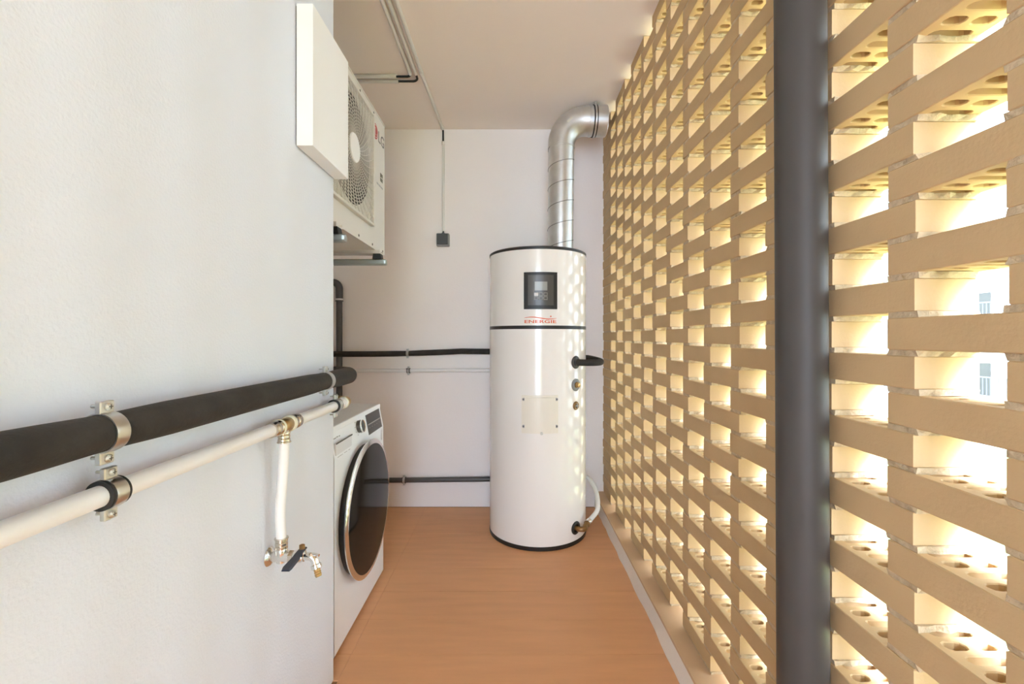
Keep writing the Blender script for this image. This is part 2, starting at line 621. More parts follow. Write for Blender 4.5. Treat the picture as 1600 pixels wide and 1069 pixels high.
PZ = 1.436
pan = curved_patch(MB(), -0.090, 0.090, PZ - 0.1015, PZ + 0.1015, -0.004, 0.012).build('control_panel', 'black', tank)
s_ = 2.43 / 690 / 10.69           # zoomed pixels to metres on the front
def zx(x): return (x - 370) * s_
def zz(yq): return PZ - (yq - 415) * s_
curved_patch(MB(), zx(165), zx(580), zz(660), zz(155), 0.011, 0.0135).build('panel_face', 'dark_panel', pan)
curved_patch(MB(), zx(275), zx(475), zz(415), zz(268), 0.013, 0.0148).build('display', 'lcd', pan)
for r0, yq in enumerate((478, 543)):
    for c0, xq in enumerate((298, 372, 446)):
        first = (r0 == 0 and c0 == 0)
        kb = curved_patch(MB(), zx(xq - 32), zx(xq + 32), zz(yq + 28), zz(yq - 28), 0.013, 0.0152, 3)
        kb.build('button', 'lightkey' if first else 'keyline', pan)
        if not first:
            pass
# dark centres of the five outlined keys
for r0, yq in enumerate((478, 543)):
    for c0, xq in enumerate((298, 372, 446)):
        if r0 == 0 and c0 == 0: continue
        curved_patch(MB(), zx(xq - 22), zx(xq + 22), zz(yq + 16), zz(yq - 18), 0.0148, 0.0156, 2).build('button_face', 'dark_panel', pan)

# lettering and swoosh
tv, tf = text_mesh('ENERGIE', 0.178, 0.0175, space=1.05, bold=0.018)
MB().add([on_tank(p[0], 1.2662 + p[1], 0.0003 + p[2]) for p in tv], tf).build('logo_lettering', 'orange', tank)
sw = MB()
pts = []
for i in range(29):
    t = i / 28
    a = -0.090 + 0.180 * t
    zc = 1.2845 + 0.0052 * math.sin(t * 2 * PI * 0.93 + 0.25) + 0.001
    w = 0.0020 + 0.0030 * max(0.0, math.sin(PI * t)) ** 0.7
    pts.append((a, zc, w))
vs, fs = [], []
for a, zc, w in pts:
    vs += [on_tank(a, zc - w / 2, 0.0002), on_tank(a, zc + w / 2, 0.0002), on_tank(a, zc + w / 2, 0.0009), on_tank(a, zc - w / 2, 0.0009)]
for i in range(len(pts) - 1):
    for k in range(4):
        k2 = (k + 1) % 4
        fs.append((i * 4 + k, i * 4 + k2, i * 4 + 4 + k2, i * 4 + 4 + k))
sw.add(vs, fs)
sw.build('logo_swoosh', 'orange', tank)
MB().prism([(0.0042 * math.cos(k * PI / 8), 0.0042 * math.sin(k * PI / 8)) for k in range(16)],
           lambda a, b: on_tank(0.057 + a, 1.2945 + b, 0.0002), lambda a, b: on_tank(0.057 + a, 1.2945 + b, 0.0009)).build('logo_dot', 'orange', tank)

# access cover
CZ = 0.754
cov = MB()
curved_patch(cov, -0.105, 0.098, CZ - 0.105, CZ + 0.105, -0.003, 0.005)
cov = cov.build('access_cover', 'tank_cover', tank)
curved_patch(MB(), -0.086, 0.080, CZ - 0.080, CZ + 0.094, 0.0030, 0.014).build('cover_bulge', 'tank_cover', cov)
for a, b in ((-0.092, 0.083), (0.087, 0.083), (-0.092, -0.066), (0.087, -0.066)):
    p0 = on_tank(a, CZ + b, 0.003); p1 = on_tank(a, CZ + b, 0.0115)
    sc = MB().tube([p0, p1], 0.0085, 14).build('screw', 'palegrey', cov, 40)
    q0 = on_tank(a, CZ + b, 0.0115); q1 = on_tank(a, CZ + b, 0.0125)
    MB().tube([q0, q1], 0.004, 10).build('screw_slot', 'greyprint', sc, 40)
p0 = on_tank(0.005, CZ - 0.103, 0.0); p1 = on_tank(0.005, CZ - 0.103, 0.013)
MB().tube([p0, p1], 0.008, 12).build('cover_tab', 'lightkey', cov, 40)

# ports at the side
TA = TR * math.radians(44.4)
nrm = Vector((math.sin(math.radians(44.4)), -math.cos(math.radians(44.4)), 0))


def port(z, r, rin, name, m_):
    o = Vector(on_tank(TA, z, -0.004))
    return MB().lathe([(r * 0.7, 0), (r, 0.0), (r, 0.006), (r * 0.85, 0.0105), (rin, 0.0105), (rin, 0.004), (0, 0.004)], o, nrm, 28).build(name, m_, tank, 40)


f1 = port(1.037, 0.037, 0.021, 'port_flange', 'greypvc')
f2 = port(0.9085, 0.036, 0.018, 'port_flange', 'switch_frame')
o = Vector(on_tank(TA, 0.9085, 0.0))
pl = MB().lathe([(0.0165, 0), (0.0165, 0.012), (0.013, 0.014), (0.013, 0.024), (0.009, 0.026), (0, 0.026)], o, nrm, 20).build('brass_plug', 'brass', tank, 40)
f3 = port(0.79, 0.025, 0.012, 'port_flange', 'darkbrass')
o = Vector(on_tank(TA, 0.79, 0.004))
cr = MB()
tdir = Vector((math.cos(math.radians(44.4)), math.sin(math.radians(44.4)), 0))
for d in (tdir, Vector((0, 0, 1))):
    cr.tube([o - d * 0.014 + nrm * 0.006, o + d * 0.014 + nrm * 0.006], 0.003, 8)
cr.build('plug_cross', 'palegrey', tank, 40)
f4 = port(0.094, 0.0375, 0.022, 'port_flange', 'black')

# insulated outlet bend on the right of the tank
o1 = Vector(on_tank(TA, 1.037, -0.01))
bp = spline([o1, o1 + nrm * 0.045, o1 + Vector((0.105, -0.045, 0.0)), o1 + Vector((0.150, 0.000, 0.001)), o1 + Vector((0.150, 0.080, 0.006)), o1 + Vector((0.110, 0.22, 0.014)), o1 + Vector((0.02, 0.36, 0.016))], 8)
ob = thing('insulated_pipe_bend', (o1.x, o1.y, o1.z), 'short black foam-wrapped pipe bend on the right side of the water heater', 'pipe')
MB().tube(bp, 0.0185, 20).build('foam_sleeve', 'foam', ob, 60)
MB().lathe([(0.0225, 0.0), (0.0225, 0.012), (0.019, 0.014)], o1 + nrm * 0.014, nrm, 20).build('sleeve_collar', 'greypvc', ob, 40)

# drain hose at the foot of the tank
o4 = Vector(on_tank(TA, 0.094, -0.006))
dh = thing('drain_hose', (o4.x, o4.y, 0.0), 'white bent hose with brass elbow at the foot of the water heater', 'hose')
el = spline([o4, o4 + nrm * 0.030, o4 + nrm * 0.048 + Vector((0.016, 0.012, 0.002)), o4 + Vector((0.062, 0.004, 0.010)), o4 + Vector((0.078, 0.024, 0.018))], 6)
MB().tube(el, 0.0145, 18).build('brass_elbow', 'darkbrass', dh, 60)
e1 = el[-1]; ed = (el[-1] - el[-3]).normalized()
MB().lathe([(0.0165, 0), (0.0185, 0.003), (0.0185, 0.010), (0.016, 0.013)], e1 - ed * 0.018, ed, 18).build('elbow_nut', 'darkbrass', dh, 40)
hp = spline([e1 - ed * 0.004, e1 + ed * 0.03, Vector((0.505, 2.62, 0.165)), Vector((0.515, 2.76, 0.235)), Vector((0.470, 2.90, 0.275)), Vector((0.36, 2.975, 0.295)), Vector((0.24, 3.035, 0.30))], 10)
MB().tube(hp, 0.0135, 18).build('hose', 'hose', dh, 60)
MB().lathe([(0.0155, 0), (0.017, 0.002), (0.017, 0.007), (0.0155, 0.009), (0.0155, 0.014), (0.017, 0.016), (0.017, 0.021), (0.0155, 0.023)], e1 - ed * 0.002, ed, 18).build('crimp_sleeve', 'chrome', dh, 40)

# ------------------------------------------------------------------ exhaust duct
DX, DY, DZ, DRr = 0.300, 2.745, 2.522, 0.079
duct = thing('exhaust_duct', (DX, DY, TH), 'galvanised spiral exhaust duct rising from the water heater to the ceiling', 'duct')
MB().tube(resample([(DX - 0.004, DY, TH + 0.0085), (DX + 0.002, DY, 2.375)], 0.1), DRr, 48).build('spiral_tube', 'galv', duct, 40)
for k in range(6):                  # lock seam, one turn each
    sp = []
    pitch = 0.128
    for i in range(49):
        t = i / 48
        a = 2 * PI * t
        zc = TH + 0.002 + pitch * (k + t) * 0.97
        if zc > 2.37: break
        sp.append((DX - 0.004 + 0.006 * (zc - TH) / 0.69 + (DRr + 0.0004) * math.cos(a + 1.2), DY + (DRr + 0.0004) * math.sin(a + 1.2), zc))
    if len(sp) > 3:
        MB().tube(sp, 0.0022, 6).build('lock_seam', 'seam', duct, 60)
ex0 = 0.460
arc = []
Rb = DZ - 2.372
for i in range(17):
    a = PI / 2 * i / 16
    arc.append((DX + 0.002 + Rb * (1 - math.cos(a)), DY, 2.372 + Rb * math.sin(a)))
arc = [(DX + 0.002, DY, 2.350)] + arc + [(ex0 + 0.03, DY, DZ)]
rads = [0.0815] + [0.0815 + 0.007 * i / 16 for i in range(17)] + [0.0885]
MB().tube(arc, rads, 48).build('elbow', 'galv', duct, 30)
MB().lathe([(0.080, 0), (0.0832, 0.001), (0.0832, 0.006), (0.080, 0.008)], (DX + 0.002, DY, 2.352), seg=48).build('elbow_bead', 'galv', duct, 40)
cl = MB().lathe([(0.086, 0.0), (0.0925, 0.002), (0.0925, 0.014), (0.089, 0.016), (0.089, 0.024)], (0.470, DY, DZ), (1, 0, 0), 48).build('collar', 'galv', duct, 40)
MB().lathe([(0.0885, 0.0), (0.0935, 0.0), (0.0935, 0.006), (0.0885, 0.006)], (0.494, DY, DZ), (1, 0, 0), 48).build('gasket', 'rubber', duct, 40)
MB().lathe([(0.0885, 0.0), (0.0965, 0.001), (0.0965, 0.011), (0.0885, 0.012)], (0.500, DY, DZ), (1, 0, 0), 48).build('clamp_ring', 'galv', duct, 40)
MB().lathe([(0.0885, 0.0), (0.0935, 0.0), (0.0935, 0.006), (0.0885, 0.006)], (0.512, DY, DZ), (1, 0, 0), 48).build('gasket', 'rubber', duct, 40)
MB().lathe([(0.084, 0.0), (0.092, 0.0), (0.092, 0.064), (0.0895, 0.066), (0.0885, 0.064), (0.0885, 0.0)], (0.514, DY, DZ), (1, 0, 0), 48).build('outlet', 'galv', duct, 40)
a_ = math.radians(62)
bolt_o = Vector((0.506, DY - 0.0965 * math.cos(a_), DZ + 0.0965 * math.sin(a_)))
MB().box(0.498, 0.514, bolt_o.y - 0.012, bolt_o.y + 0.006, bolt_o.z - 0.014, bolt_o.z + 0.010, 0.002).build('clamp_lug', 'zinc', duct)
MB().tube([(0.506, bolt_o.y - 0.003, bolt_o.z - 0.012), (0.506, bolt_o.y - 0.012, bolt_o.z - 0.055)], 0.0048, 10).build('clamp_bolt', 'rubber', duct, 40)
# paper tag on the elbow
th = math.radians(48)
cxe = Vector((DX + 0.002 + Rb, DY, 2.372))
er = Vector((-math.cos(th), 0, math.sin(th))); et = Vector((math.sin(th), 0, math.cos(th)))
pc = cxe + er * (Rb + 0.0)
tg = MB()
vs = []
for s0, s1 in ((-1, -1), (1, -1), (1, 1), (-1, 1)):
    r_off = 0.010 + s1 * 0.007
    al = s0 * 0.020
    rr = 0.0862
    vs.append(pc + et * al + er * r_off + Vector((0, -math.sqrt(rr * rr - r_off * r_off), 0)))
vs2 = [v + Vector((0, -0.0012, 0)) for v in vs]
tg.add(vs + vs2, [(0, 1, 2, 3), (4, 7, 6, 5), (0, 4, 5, 1), (1, 5, 6, 2), (2, 6, 7, 3), (3, 7, 4, 0)])
tg.build('paper_tag', 'paper', duct)

# ------------------------------------------------------------------ outdoor unit of the air conditioner
AX0, AX1 = -0.955, -0.648          # back, front plate
AY0, AY1, AZ0, AZ1 = 1.535, 2.235, 1.593, 2.243
ac = thing('outdoor_unit', ((AX0 + AX1) / 2, (AY0 + AY1) / 2, AZ0), 'beige air conditioner outdoor unit hung high in the wall recess', 'air conditioner')
body = MB()
CYF, CZF = 1.775, 1.942             # fan centre
HW = 0.240                          # half size of the guard
# casing with a round fan opening in its front plate
bmx = MB().box(AX0, AX1 - 0.010, AY0, AY1, AZ0, AZ1, 0.006)
NS = 64
RF = 0.222


def plate_with_hole(mb, x0, x1, ya, yb, za, zb, cy, cz, r, ns=NS):
    outer, inner = [], []
    for k in range(ns):
        a = 2 * PI * k / ns
        c, s = math.cos(a), math.sin(a)
        t = min(((yb - cy) / c if c > 1e-9 else (ya - cy) / c if c < -1e-9 else 1e9), ((zb - cz) / s if s > 1e-9 else (za - cz) / s if s < -1e-9 else 1e9))
        outer.append((cy + c * t, cz + s * t)); inner.append((cy + c * r, cz + s * r))
    # snap nearest outer points to the corners
    for cyq, czq in ((ya, za), (ya, zb), (yb, za), (yb, zb)):
        k = min(range(ns), key=lambda q: (outer[q][0] - cyq) ** 2 + (outer[q][1] - czq) ** 2)
        outer[k] = (cyq, czq)
    vs, fs = [], []
    for x in (x0, x1):
        vs += [(x, p[0], p[1]) for p in outer] + [(x, p[0], p[1]) for p in inner]
    for k in range(ns):
        j = (k + 1) % ns
        fs += [(k, j, ns + j, ns + k), (2 * ns + k, 3 * ns + k, 3 * ns + j, 2 * ns + j),
               (k, 2 * ns + k, 2 * ns + j, j), (ns + k, ns + j, 3 * ns + j, 3 * ns + k)]
    mb.add(vs, fs)


# the casing shell: back part + front plate with opening
shell = MB()
shell.box(AX0, AX0 + 0.02, AY0, AY1, AZ0, AZ1)
shell.box(AX0, AX1 - 0.004, AY0, AY1, AZ1 - 0.012, AZ1)
shell.box(AX0, AX1 - 0.004, AY0, AY1, AZ0, AZ0 + 0.012)
shell.box(AX0, AX1 - 0.004, AY0, AY0 + 0.012, AZ0, AZ1)
shell.box(AX0, AX1 - 0.004, AY1 - 0.012, AY1, AZ0, AZ1)
plate_with_hole(shell, AX1 - 0.006, AX1, AY0, AY1, AZ0, AZ1, CYF, CZF, RF)
casing = shell.build('casing', 'ac', ac)
MB().box(AX0 + 0.01, AX1 + 0.003, AY0 - 0.002, AY1 + 0.003, AZ1 - 0.001, AZ1 + 0.006, 0.002).build('top_cover', 'ac', ac)
MB().lathe([(RF + 0.002, 0.0), (RF + 0.002, -0.11), (0.0, -0.115)], (AX1 - 0.001, CYF, CZF), (1, 0, 0), 48).build('fan_housing', 'ac_dark', ac, 40)
# fan
hubf = MB().lathe([(0.0, -0.04), (0.05, -0.045), (0.055, -0.10), (0.0, -0.10)], (AX1, CYF, CZF), (1, 0, 0), 24).build('fan_hub', 'ac_fan', ac, 40)
for k in range(3):
    bl = MB()
    vs, fs = [], []
    for i in range(9):
        for j in range(5):
            r = 0.05 + (0.205 - 0.05) * j / 4
            a = 2 * PI * k / 3 + math.radians(-42 + 84 * i / 8) * (0.75 + 0.25 * j / 4)
            x = AX1 - 0.035 - 0.055 * i / 8
            for dx in (0, 0.003):
                vs.append((x + dx, CYF + r * math.cos(a), CZF + r * math.sin(a)))
    def id_(i, j, s): return (i * 5 + j) * 2 + s
    for i in range(8):
        for j in range(4):
            fs.append((id_(i, j, 0), id_(i + 1, j, 0), id_(i + 1, j + 1, 0), id_(i, j + 1, 0)))
            fs.append((id_(i, j, 1), id_(i, j + 1, 1), id_(i + 1, j + 1, 1), id_(i + 1, j, 1)))
    for i in range(8):
        fs.append((id_(i, 0, 0), id_(i, 0, 1), id_(i + 1, 0, 1), id_(i + 1, 0, 0)))
        fs.append((id_(i, 4, 0), id_(i + 1, 4, 0), id_(i + 1, 4, 1), id_(i, 4, 1)))
    for j in range(4):
        fs.append((id_(0, j, 0), id_(0, j + 1, 0), id_(0, j + 1, 1), id_(0, j, 1)))
        fs.append((id_(8, j, 0), id_(8, j, 1), id_(8, j + 1, 1), id_(8, j + 1, 0)))
    bl.add(vs, fs).build('fan_blade', 'ac_fan', ac, 50)
# guard: square frame with bars
GX0, GX1 = AX1, AX1 + 0.018
gf = MB()
for (ya, yb, za, zb) in ((CYF - HW - 0.008, CYF + HW + 0.008, CZF - HW - 0.016, CZF - HW - 0.004), (CYF - HW - 0.008, CYF + HW + 0.008, CZF + HW + 0.004, CZF + HW + 0.016),
                         (CYF - HW - 0.008, CYF - HW + 0.004, CZF - HW - 0.016, CZF + HW + 0.016), (CYF + HW - 0.004, CYF + HW + 0.008, CZF - HW - 0.016, CZF + HW + 0.016)):
    gf.box(GX0 - 0.004, GX1, ya, yb, za, zb, 0.003)
guard = gf.build('fan_guard', 'ac', ac)
rg = MB()
IY, IZ = HW - 0.002, HW + 0.006
r = 0.058
while r < 0.335:
    run = []
    NA = 112
    k0 = 0
    if r > IY:                       # start outside the square so that runs stay whole
        k0 = 0
    for k in range(NA + 1):
        a = 2 * PI * (k + k0) / NA
        dy, dz = r * math.cos(a), r * math.sin(a)
        if abs(dy) <= IY and abs(dz) <= IZ:
            run.append((GX0 + 0.009, CYF + dy, CZF + dz))
        else:
            if len(run) > 1:
                rg.tube(run, 0.0016, 4)
            run = []
    if len(run) > 1:
        rg.tube(run, 0.0016, 4, caps=len(run) < NA)
    r += 0.0125
rg.build('ring_bars', 'ac', guard, kind='stuff')
sg = MB()
for k in range(40):
    a = 2 * PI * k / 40
    path = []
    for i in range(12):
        rr = 0.045 + (0.345 - 0.045) * i / 11
        aa = a + 0.35 * (rr - 0.045) / 0.19
        dy, dz = rr * math.cos(aa), rr * math.sin(aa)
        if abs(dy) > IY or abs(dz) > IZ:
            m_ = min(IY / abs(dy) if abs(dy) > IY else 1, IZ / abs(dz) if abs(dz) > IZ else 1)
            path.append((GX0 + 0.0125, CYF + dy * m_, CZF + dz * m_))
            break
        path.append((GX0 + 0.0125, CYF + dy, CZF + dz))
    sg.tube(path, 0.0018, 6)
sg.build('spoke_bars', 'ac', guard, 60, kind='stuff')
MB().lathe([(0.056, 0.0), (0.058, 0.004), (0.055, 0.0085), (0.0, 0.010)], (GX0 + 0.008, CYF, CZF), (1, 0, 0), 40).build('hub_disc', 'ac_white', guard, 40)
# emblem and letters, front plate faces +x: text runs towards +y
LX = AX1 + 0.0006
emb = MB().lathe([(0.036, 0.0), (0.036, 0.0008), (0.0, 0.0008)], (LX - 0.0004, 2.083, 2.153), (1, 0, 0), 36).build('emblem_disc', 'red', ac)
em = MB()                            # L-shaped nose line, dot eye and ring arc
em.box(LX + 0.0004, LX + 0.0010, 2.0815, 2.0845, 2.140, 2.172)
em.box(LX + 0.0004, LX + 0.0010, 2.0815, 2.095, 2.137, 2.140)
arc_pts = []
vs, fs = [], []
for i in range(25):
    a = math.radians(75 + 285 * i / 24)
    for rr in (0.0275, 0.0300):
        for dx in (0.0004, 0.0010):
            vs.append((LX + dx, 2.083 + rr * math.cos(a), 2.153 + rr * math.sin(a)))
for i in range(24):
    b0 = i * 4
    for (p, q) in ((0, 1), (1, 3), (3, 2), (2, 0)):
        fs.append((b0 + p, b0 + q, b0 + 4 + q, b0 + 4 + p))
em.add(vs, fs)
em.build('emblem_lines', 'ac', emb)
MB().lathe([(0.0042, 0.0004), (0.0042, 0.0010), (0, 0.0010)], (LX, 2.071, 2.166), (1, 0, 0), 12).build('emblem_eye', 'ac', emb)
tv, tf = text_mesh('LG', 0.088, 0.053)
MB().add([(LX - 0.0003 + p[2], 2.176 + p[0], 2.150 + p[1]) for p in tv], tf).build('logo_lettering', 'greyprint', ac)
stk = MB().box(LX - 0.0003, LX + 0.0006, 2.160, 2.198, 1.945, 1.985).build('energy_sticker', 'sticker', ac)
MB().box(LX + 0.0005, LX + 0.0009, 2.164, 2.194, 1.962, 1.966).build('sticker_line', 'paper', stk)
for yq, w in ((2.118, 0.026), (2.152, 0.030), (2.188, 0.028)):
    MB().box(LX - 0.0003, LX + 0.0004, yq - w / 2, yq + w / 2, 1.9135, 1.9215).build('small_print', 'palegrey', ac)
for (ya, za) in ((1.875, AZ1 - 0.016), (2.06, AZ1 - 0.016), (1.86, AZ0 + 0.016), (2.04, AZ0 + 0.016), (2.2, AZ0 + 0.014)):
    MB().lathe([(0.0055, 0.0), (0.0055, 0.0015), (0.0, 0.0025)], (AX1, ya, za), (1, 0, 0), 12).build('screw', 'greyprint', ac)
for ya in (1.60, 2.115):
    ft = MB()
    ft.box(AX0 + 0.01, AX1 + 0.02, ya - 0.028, ya + 0.028, AZ0 - 0.016, AZ0 - 0.010)
    ft.box(AX0 + 0.01, AX1 + 0.02, ya - 0.028, ya - 0.024, AZ0 - 0.012, AZ0)
    ft.box(AX0 + 0.01, AX1 + 0.02, ya + 0.024, ya + 0.028, AZ0 - 0.012, AZ0)
    ft.build('foot_rail', 'ac', ac)

# wall brackets that carry it
for i, (ya, lab) in enumerate(((1.600, 'grey steel bracket arm under the near end of the outdoor unit, beside the wall corner'),
                               (2.115, 'grey steel bracket arm under the far end of the outdoor unit, longest in view'))):
    br = thing('wall_bracket', (XA, ya, 1.3), lab, 'bracket')
    ARMZ0, ARMZ1 = 1.524, 1.552
    pr = [(-0.017, ARMZ0 + 0.006), (-0.011, ARMZ0), (0.011, ARMZ0), (0.017, ARMZ0 + 0.006), (0.017, ARMZ1 - 0.006), (0.011, ARMZ1), (-0.011, ARMZ1), (-0.017, ARMZ1 - 0.006)]
    MB().prism(pr, lambda a, b: (XA, ya + a, b), lambda a, b: (-0.612, ya + a, b)).build('arm', 'bracket', br, 30)
    MB().prism([(q[0] * 0.96, (q[1] - 1.538) * 0.96 + 1.538) for q in pr], lambda a, b: (-0.613, ya + a, b), lambda a, b: (-0.605, ya + a * 0.9, 1.538 + (b - 1.538) * 0.9)).build('end_cap', 'bracket', br, 30)
    MB().box(XA, XA + 0.006, ya - 0.02, ya + 0.02, 1.27, 1.575).build('wall_plate', 'bracket', br)
    MB().tube([(XA + 0.004, ya, 1.30), (-0.86, ya, 1.527)], 0.010, 10).build('brace', 'bracket', br, 40)
    for xa in (-0.645, -0.93):
        MB().prism([(-0.021, 0), (0.021, 0), (0.017, 0.025), (-0.017, 0.025)], lambda a, b: (xa + a, ya - 0.02, ARMZ1 + b), lambda a, b: (xa + a, ya + 0.02, ARMZ1 + b)).build('rubber_block', 'rubber', br)

# ------------------------------------------------------------------ flat white box on the left wall
wb = thing('wall_cabinet', (XL, 1.385, 1.7227), 'flat white cover box mounted high on the left wall at its corner', 'box')
MB().box(XL, XL + 0.003, 1.254, 1.516, 1.727, 2.121).build('shadow_gap', 'greyprint', wb)  # dark sheet stands for the shadow gap between box and wall
MB().box(XL + 0.003, XL + 0.050, 1.25, 1.5185, 1.7227, 2.125, 0.0012, 2).build('cover', 'box', wb)

# ------------------------------------------------------------------ washing machine
WX0, WX1, WY0, WY1, WZ = -1.24, -0.648, 1.606, 2.2125, 0.848
wm_ = thing('washing_machine', ((WX0 + WX1) / 2, (WY0 + WY1) / 2, 0), 'white front-loading washing machine with dark round door in the recess', 'washing machine')
prof = [(WX0, 0.012), (WX1 - 0.002, 0.012), (WX1, 0.016), (WX1, 0.735), (WX1 - 0.001, 0.742), (WX1 - 0.017, 0.826), (WX1 - 0.020, 0.830), (WX0, 0.830)]
MB().prism(prof, lambda a, b: (a, WY0, b), lambda a, b: (a, WY1, b)).build('cabinet', 'washer', wm_, 20)
MB().box(WX0, WX1 - 0.018, WY0, WY1, 0.829, WZ, 0.004).build('top_panel', 'washer_top', wm_)
MB().box(WX1 - 0.0195, WX1 - 0.0155, WY0, WY1, 0.826, WZ - 0.001, 0.0015, 1).build('front_lip', 'washer', wm_)
for xa in (WX0 + 0.05, WX1 - 0.05):
    for ya in (WY0 + 0.05, WY1 - 0.05):
        MB().lathe([(0.02, 0.0), (0.02, 0.006), (0.012, 0.008), (0.012, 0.014)], (xa, ya, 0), seg=16).build('foot', 'black', wm_, 40)


def con(yv, z, d):                  # point on the tilted console, d out of it
    t = max(0.0, (z - 0.742) / 0.084)
    return (WX1 - 0.001 - 0.016 * t + d, yv, z + d * 0.18 * (1 if z > 0.742 else 0))


def con_patch(y0, y1, z0, z1, d0, d1):
    vs = []
    for d in (d0, d1):
        vs += [con(y0, z0, d), con(y1, z0, d), con(y1, z1, d), con(y0, z1, d)]
    return MB().add(vs, [(0, 1, 2, 3), (4, 7, 6, 5), (0, 4, 5, 1), (1, 5, 6, 2), (2, 6, 7, 3), (3, 7, 4, 0)])


disp = con_patch(1.992, 2.190, 0.738, 0.846, -0.004, 0.0018).build('display_panel', 'screen', wm_)
con_patch(2.000, 2.182, 0.7795, 0.7835, 0.0012, 0.0024).build('display_divider', 'palegrey', disp)
for k in range(5):
    con_patch(2.010 + k * 0.034, 2.026 + k * 0.034, 0.764, 0.767, 0.0012, 0.0022).build('key_mark', 'keyline', disp)
# dial
dc = Vector(con(1.890, 0.797, 0.0)); dn = Vector((0.983, 0, 0.18)).normalized()
dial = MB().lathe([(0.0265, -0.004), (0.0265, 0.016), (0.0, 0.016)], dc, dn, 36).build('dial', 'dark_panel', wm_, 40)
MB().lathe([(0.0265, 0.016), (0.0272, 0.018), (0.0272, 0.021), (0.0250, 0.022), (0.0235, 0.0195)], dc, dn, 36).build('dial_rim', 'chrome', dial, 40)
MB().lathe([(0.0240, 0.015), (0.0240, 0.0198), (0.0, 0.0205)], dc, dn, 36).build('dial_face', 'screen', dial, 40)
# programme marks round the dial
for k in range(10):
    a = math.radians(-150 + 300 * k / 9)
    zc = 0.797 + 0.036 * math.cos(a); yc = 1.890 + 0.040 * math.sin(a)
    con_patch(yc - 0.006, yc + 0.006, zc - 0.0009, zc + 0.0009, -0.0005, 0.0004).build('programme_mark', 'palegrey', wm_)
# drawer
dr = MB().box(WX1 - 0.008, WX1 + 0.0025, 1.618, 1.776, 0.744, 0.789, 0.003).build('detergent_drawer', 'drawer', wm_)
MB().box(WX1 + 0.001, WX1 + 0.0046, 1.618, 1.776, 0.7865, 0.7905).build('drawer_slot', 'greyprint', dr)
for yq, zq, w in ((1.640, 0.8035, 0.022), (1.664, 0.8045, 0.016), (1.684, 0.8035, 0.010)):
    con_patch(yq - w / 2, yq + w / 2, zq - 0.0022, zq + 0.0022, -0.0005, 0.0005).build('maker_mark', 'palegrey', wm_)
for yq, w in ((1.66, 0.05), (1.715, 0.03), (1.752, 0.02)):
    MB().box(WX1 - 0.0005, WX1 + 0.0004, yq - w / 2, yq + w / 2, 0.7335, 0.7352).build('small_print', 'palegrey', wm_)
# oval badge
MB().add([(con(2.185 + 0.014 * math.cos(k * PI / 10), 0.700 + 0.028 * math.sin(k * PI / 10), 0)[0] + d, 2.185 + 0.014 * math.cos(k * PI / 10), 0.700 + 0.028 * math.sin(k * PI / 10)) for d in (-0.001, 0.001) for k in range(20)],
         [tuple(range(20)), tuple(range(20, 40))[::-1]] + [(k, (k + 1) % 20, 20 + (k + 1) % 20, 20 + k) for k in range(20)]).build('oval_badge', 'palegrey', wm_)
MB().add([(WX1 + d, 2.185 + 0.010 * math.cos(k * PI / 10), 0.700 + 0.023 * math.sin(k * PI / 10)) for d in (0.0, 0.0016) for k in range(20)],
         [tuple(range(20)), tuple(range(20, 40))[::-1]] + [(k, (k + 1) % 20, 20 + (k + 1) % 20, 20 + k) for k in range(20)]).build('badge_face', 'washer', wm_)
# door
DO = Vector((WX1, 1.906, 0.452)); DA = (1, 0, 0)
door = MB().lathe([(0.262, -0.004), (0.264, 0.006), (0.276, 0.030), (0.276, 0.034), (0.0, 0.034)], DO, DA, 72).build('door', 'black', wm_, 30)
MB().lathe([(0.274, 0.026), (0.283, 0.028), (0.284, 0.033), (0.278, 0.037), (0.264, 0.039), (0.262, 0.034)], DO, DA, 72).build('door_ring', 'chrome', door, 40)
MB().lathe([(0.264, 0.032), (0.263, 0.0385), (0.22, 0.0415), (0.12, 0.0445), (0.0, 0.046)], DO, DA, 72).build('door_glass', 'glass_dark', door, 60)

# ------------------------------------------------------------------ pipes along the left wall, round the recess and on the back wall
def pinch(path, base, spots, bulge=0.08, width=0.035):
    out = []
    for p in path:
        s = 1 + bulge
        for q in spots:
            d = (Vector(p) - Vector(q)).length
            s = min(s, 0.965 + (1 + bulge - 0.965) * min(1, d / width / 3))
        out.append(base * s)
    return out


BX, BZ = -0.570, 1.047
clamps_black = [(BX, 0.617, BZ), (BX, 1.343, BZ), (-0.722, 3.040, 1.068)]
bpath = fillet([(BX, YR, BZ), (BX, 1.571, BZ), (XA - 0.02, 1.571, BZ + 0.006)], 0.045, 8)
bpath = resample(bpath, 0.04)
r1 = pinch(bpath, 0.0262, clamps_black, 0.07)
bk = resample(fillet([(XA - 0.02, 3.004, 1.066), (-1.12, 3.004, 1.065), (-0.95, 3.040, 1.064), (-0.722, 3.040, 1.068), (-0.55, 3.040, 1.074), (-0.35, 3.040, 1.083), (-0.16, 3.038, 1.081), (-0.115, 3.015, 1.081), (-0.075, 2.93, 1.081)], 0.02, 4), 0.04)
pb = thing('insulated_pipe', (BX, 0.8, BZ), 'thick black foam-insulated pipe running along the left wall', 'pipe')
MB().tube(bpath, r1, 24).build('foam_sleeve', 'foam', pb, 60)
pb2 = thing('insulated_pipe', (-0.7, 3.04, 1.07), 'black foam-insulated pipe running along the back wall to the water heater', 'pipe')
MB().tube(bk, pinch(bk, 0.0185, [clamps_black[2]], 0.06), 20).build('foam_sleeve', 'foam', pb2, 60)

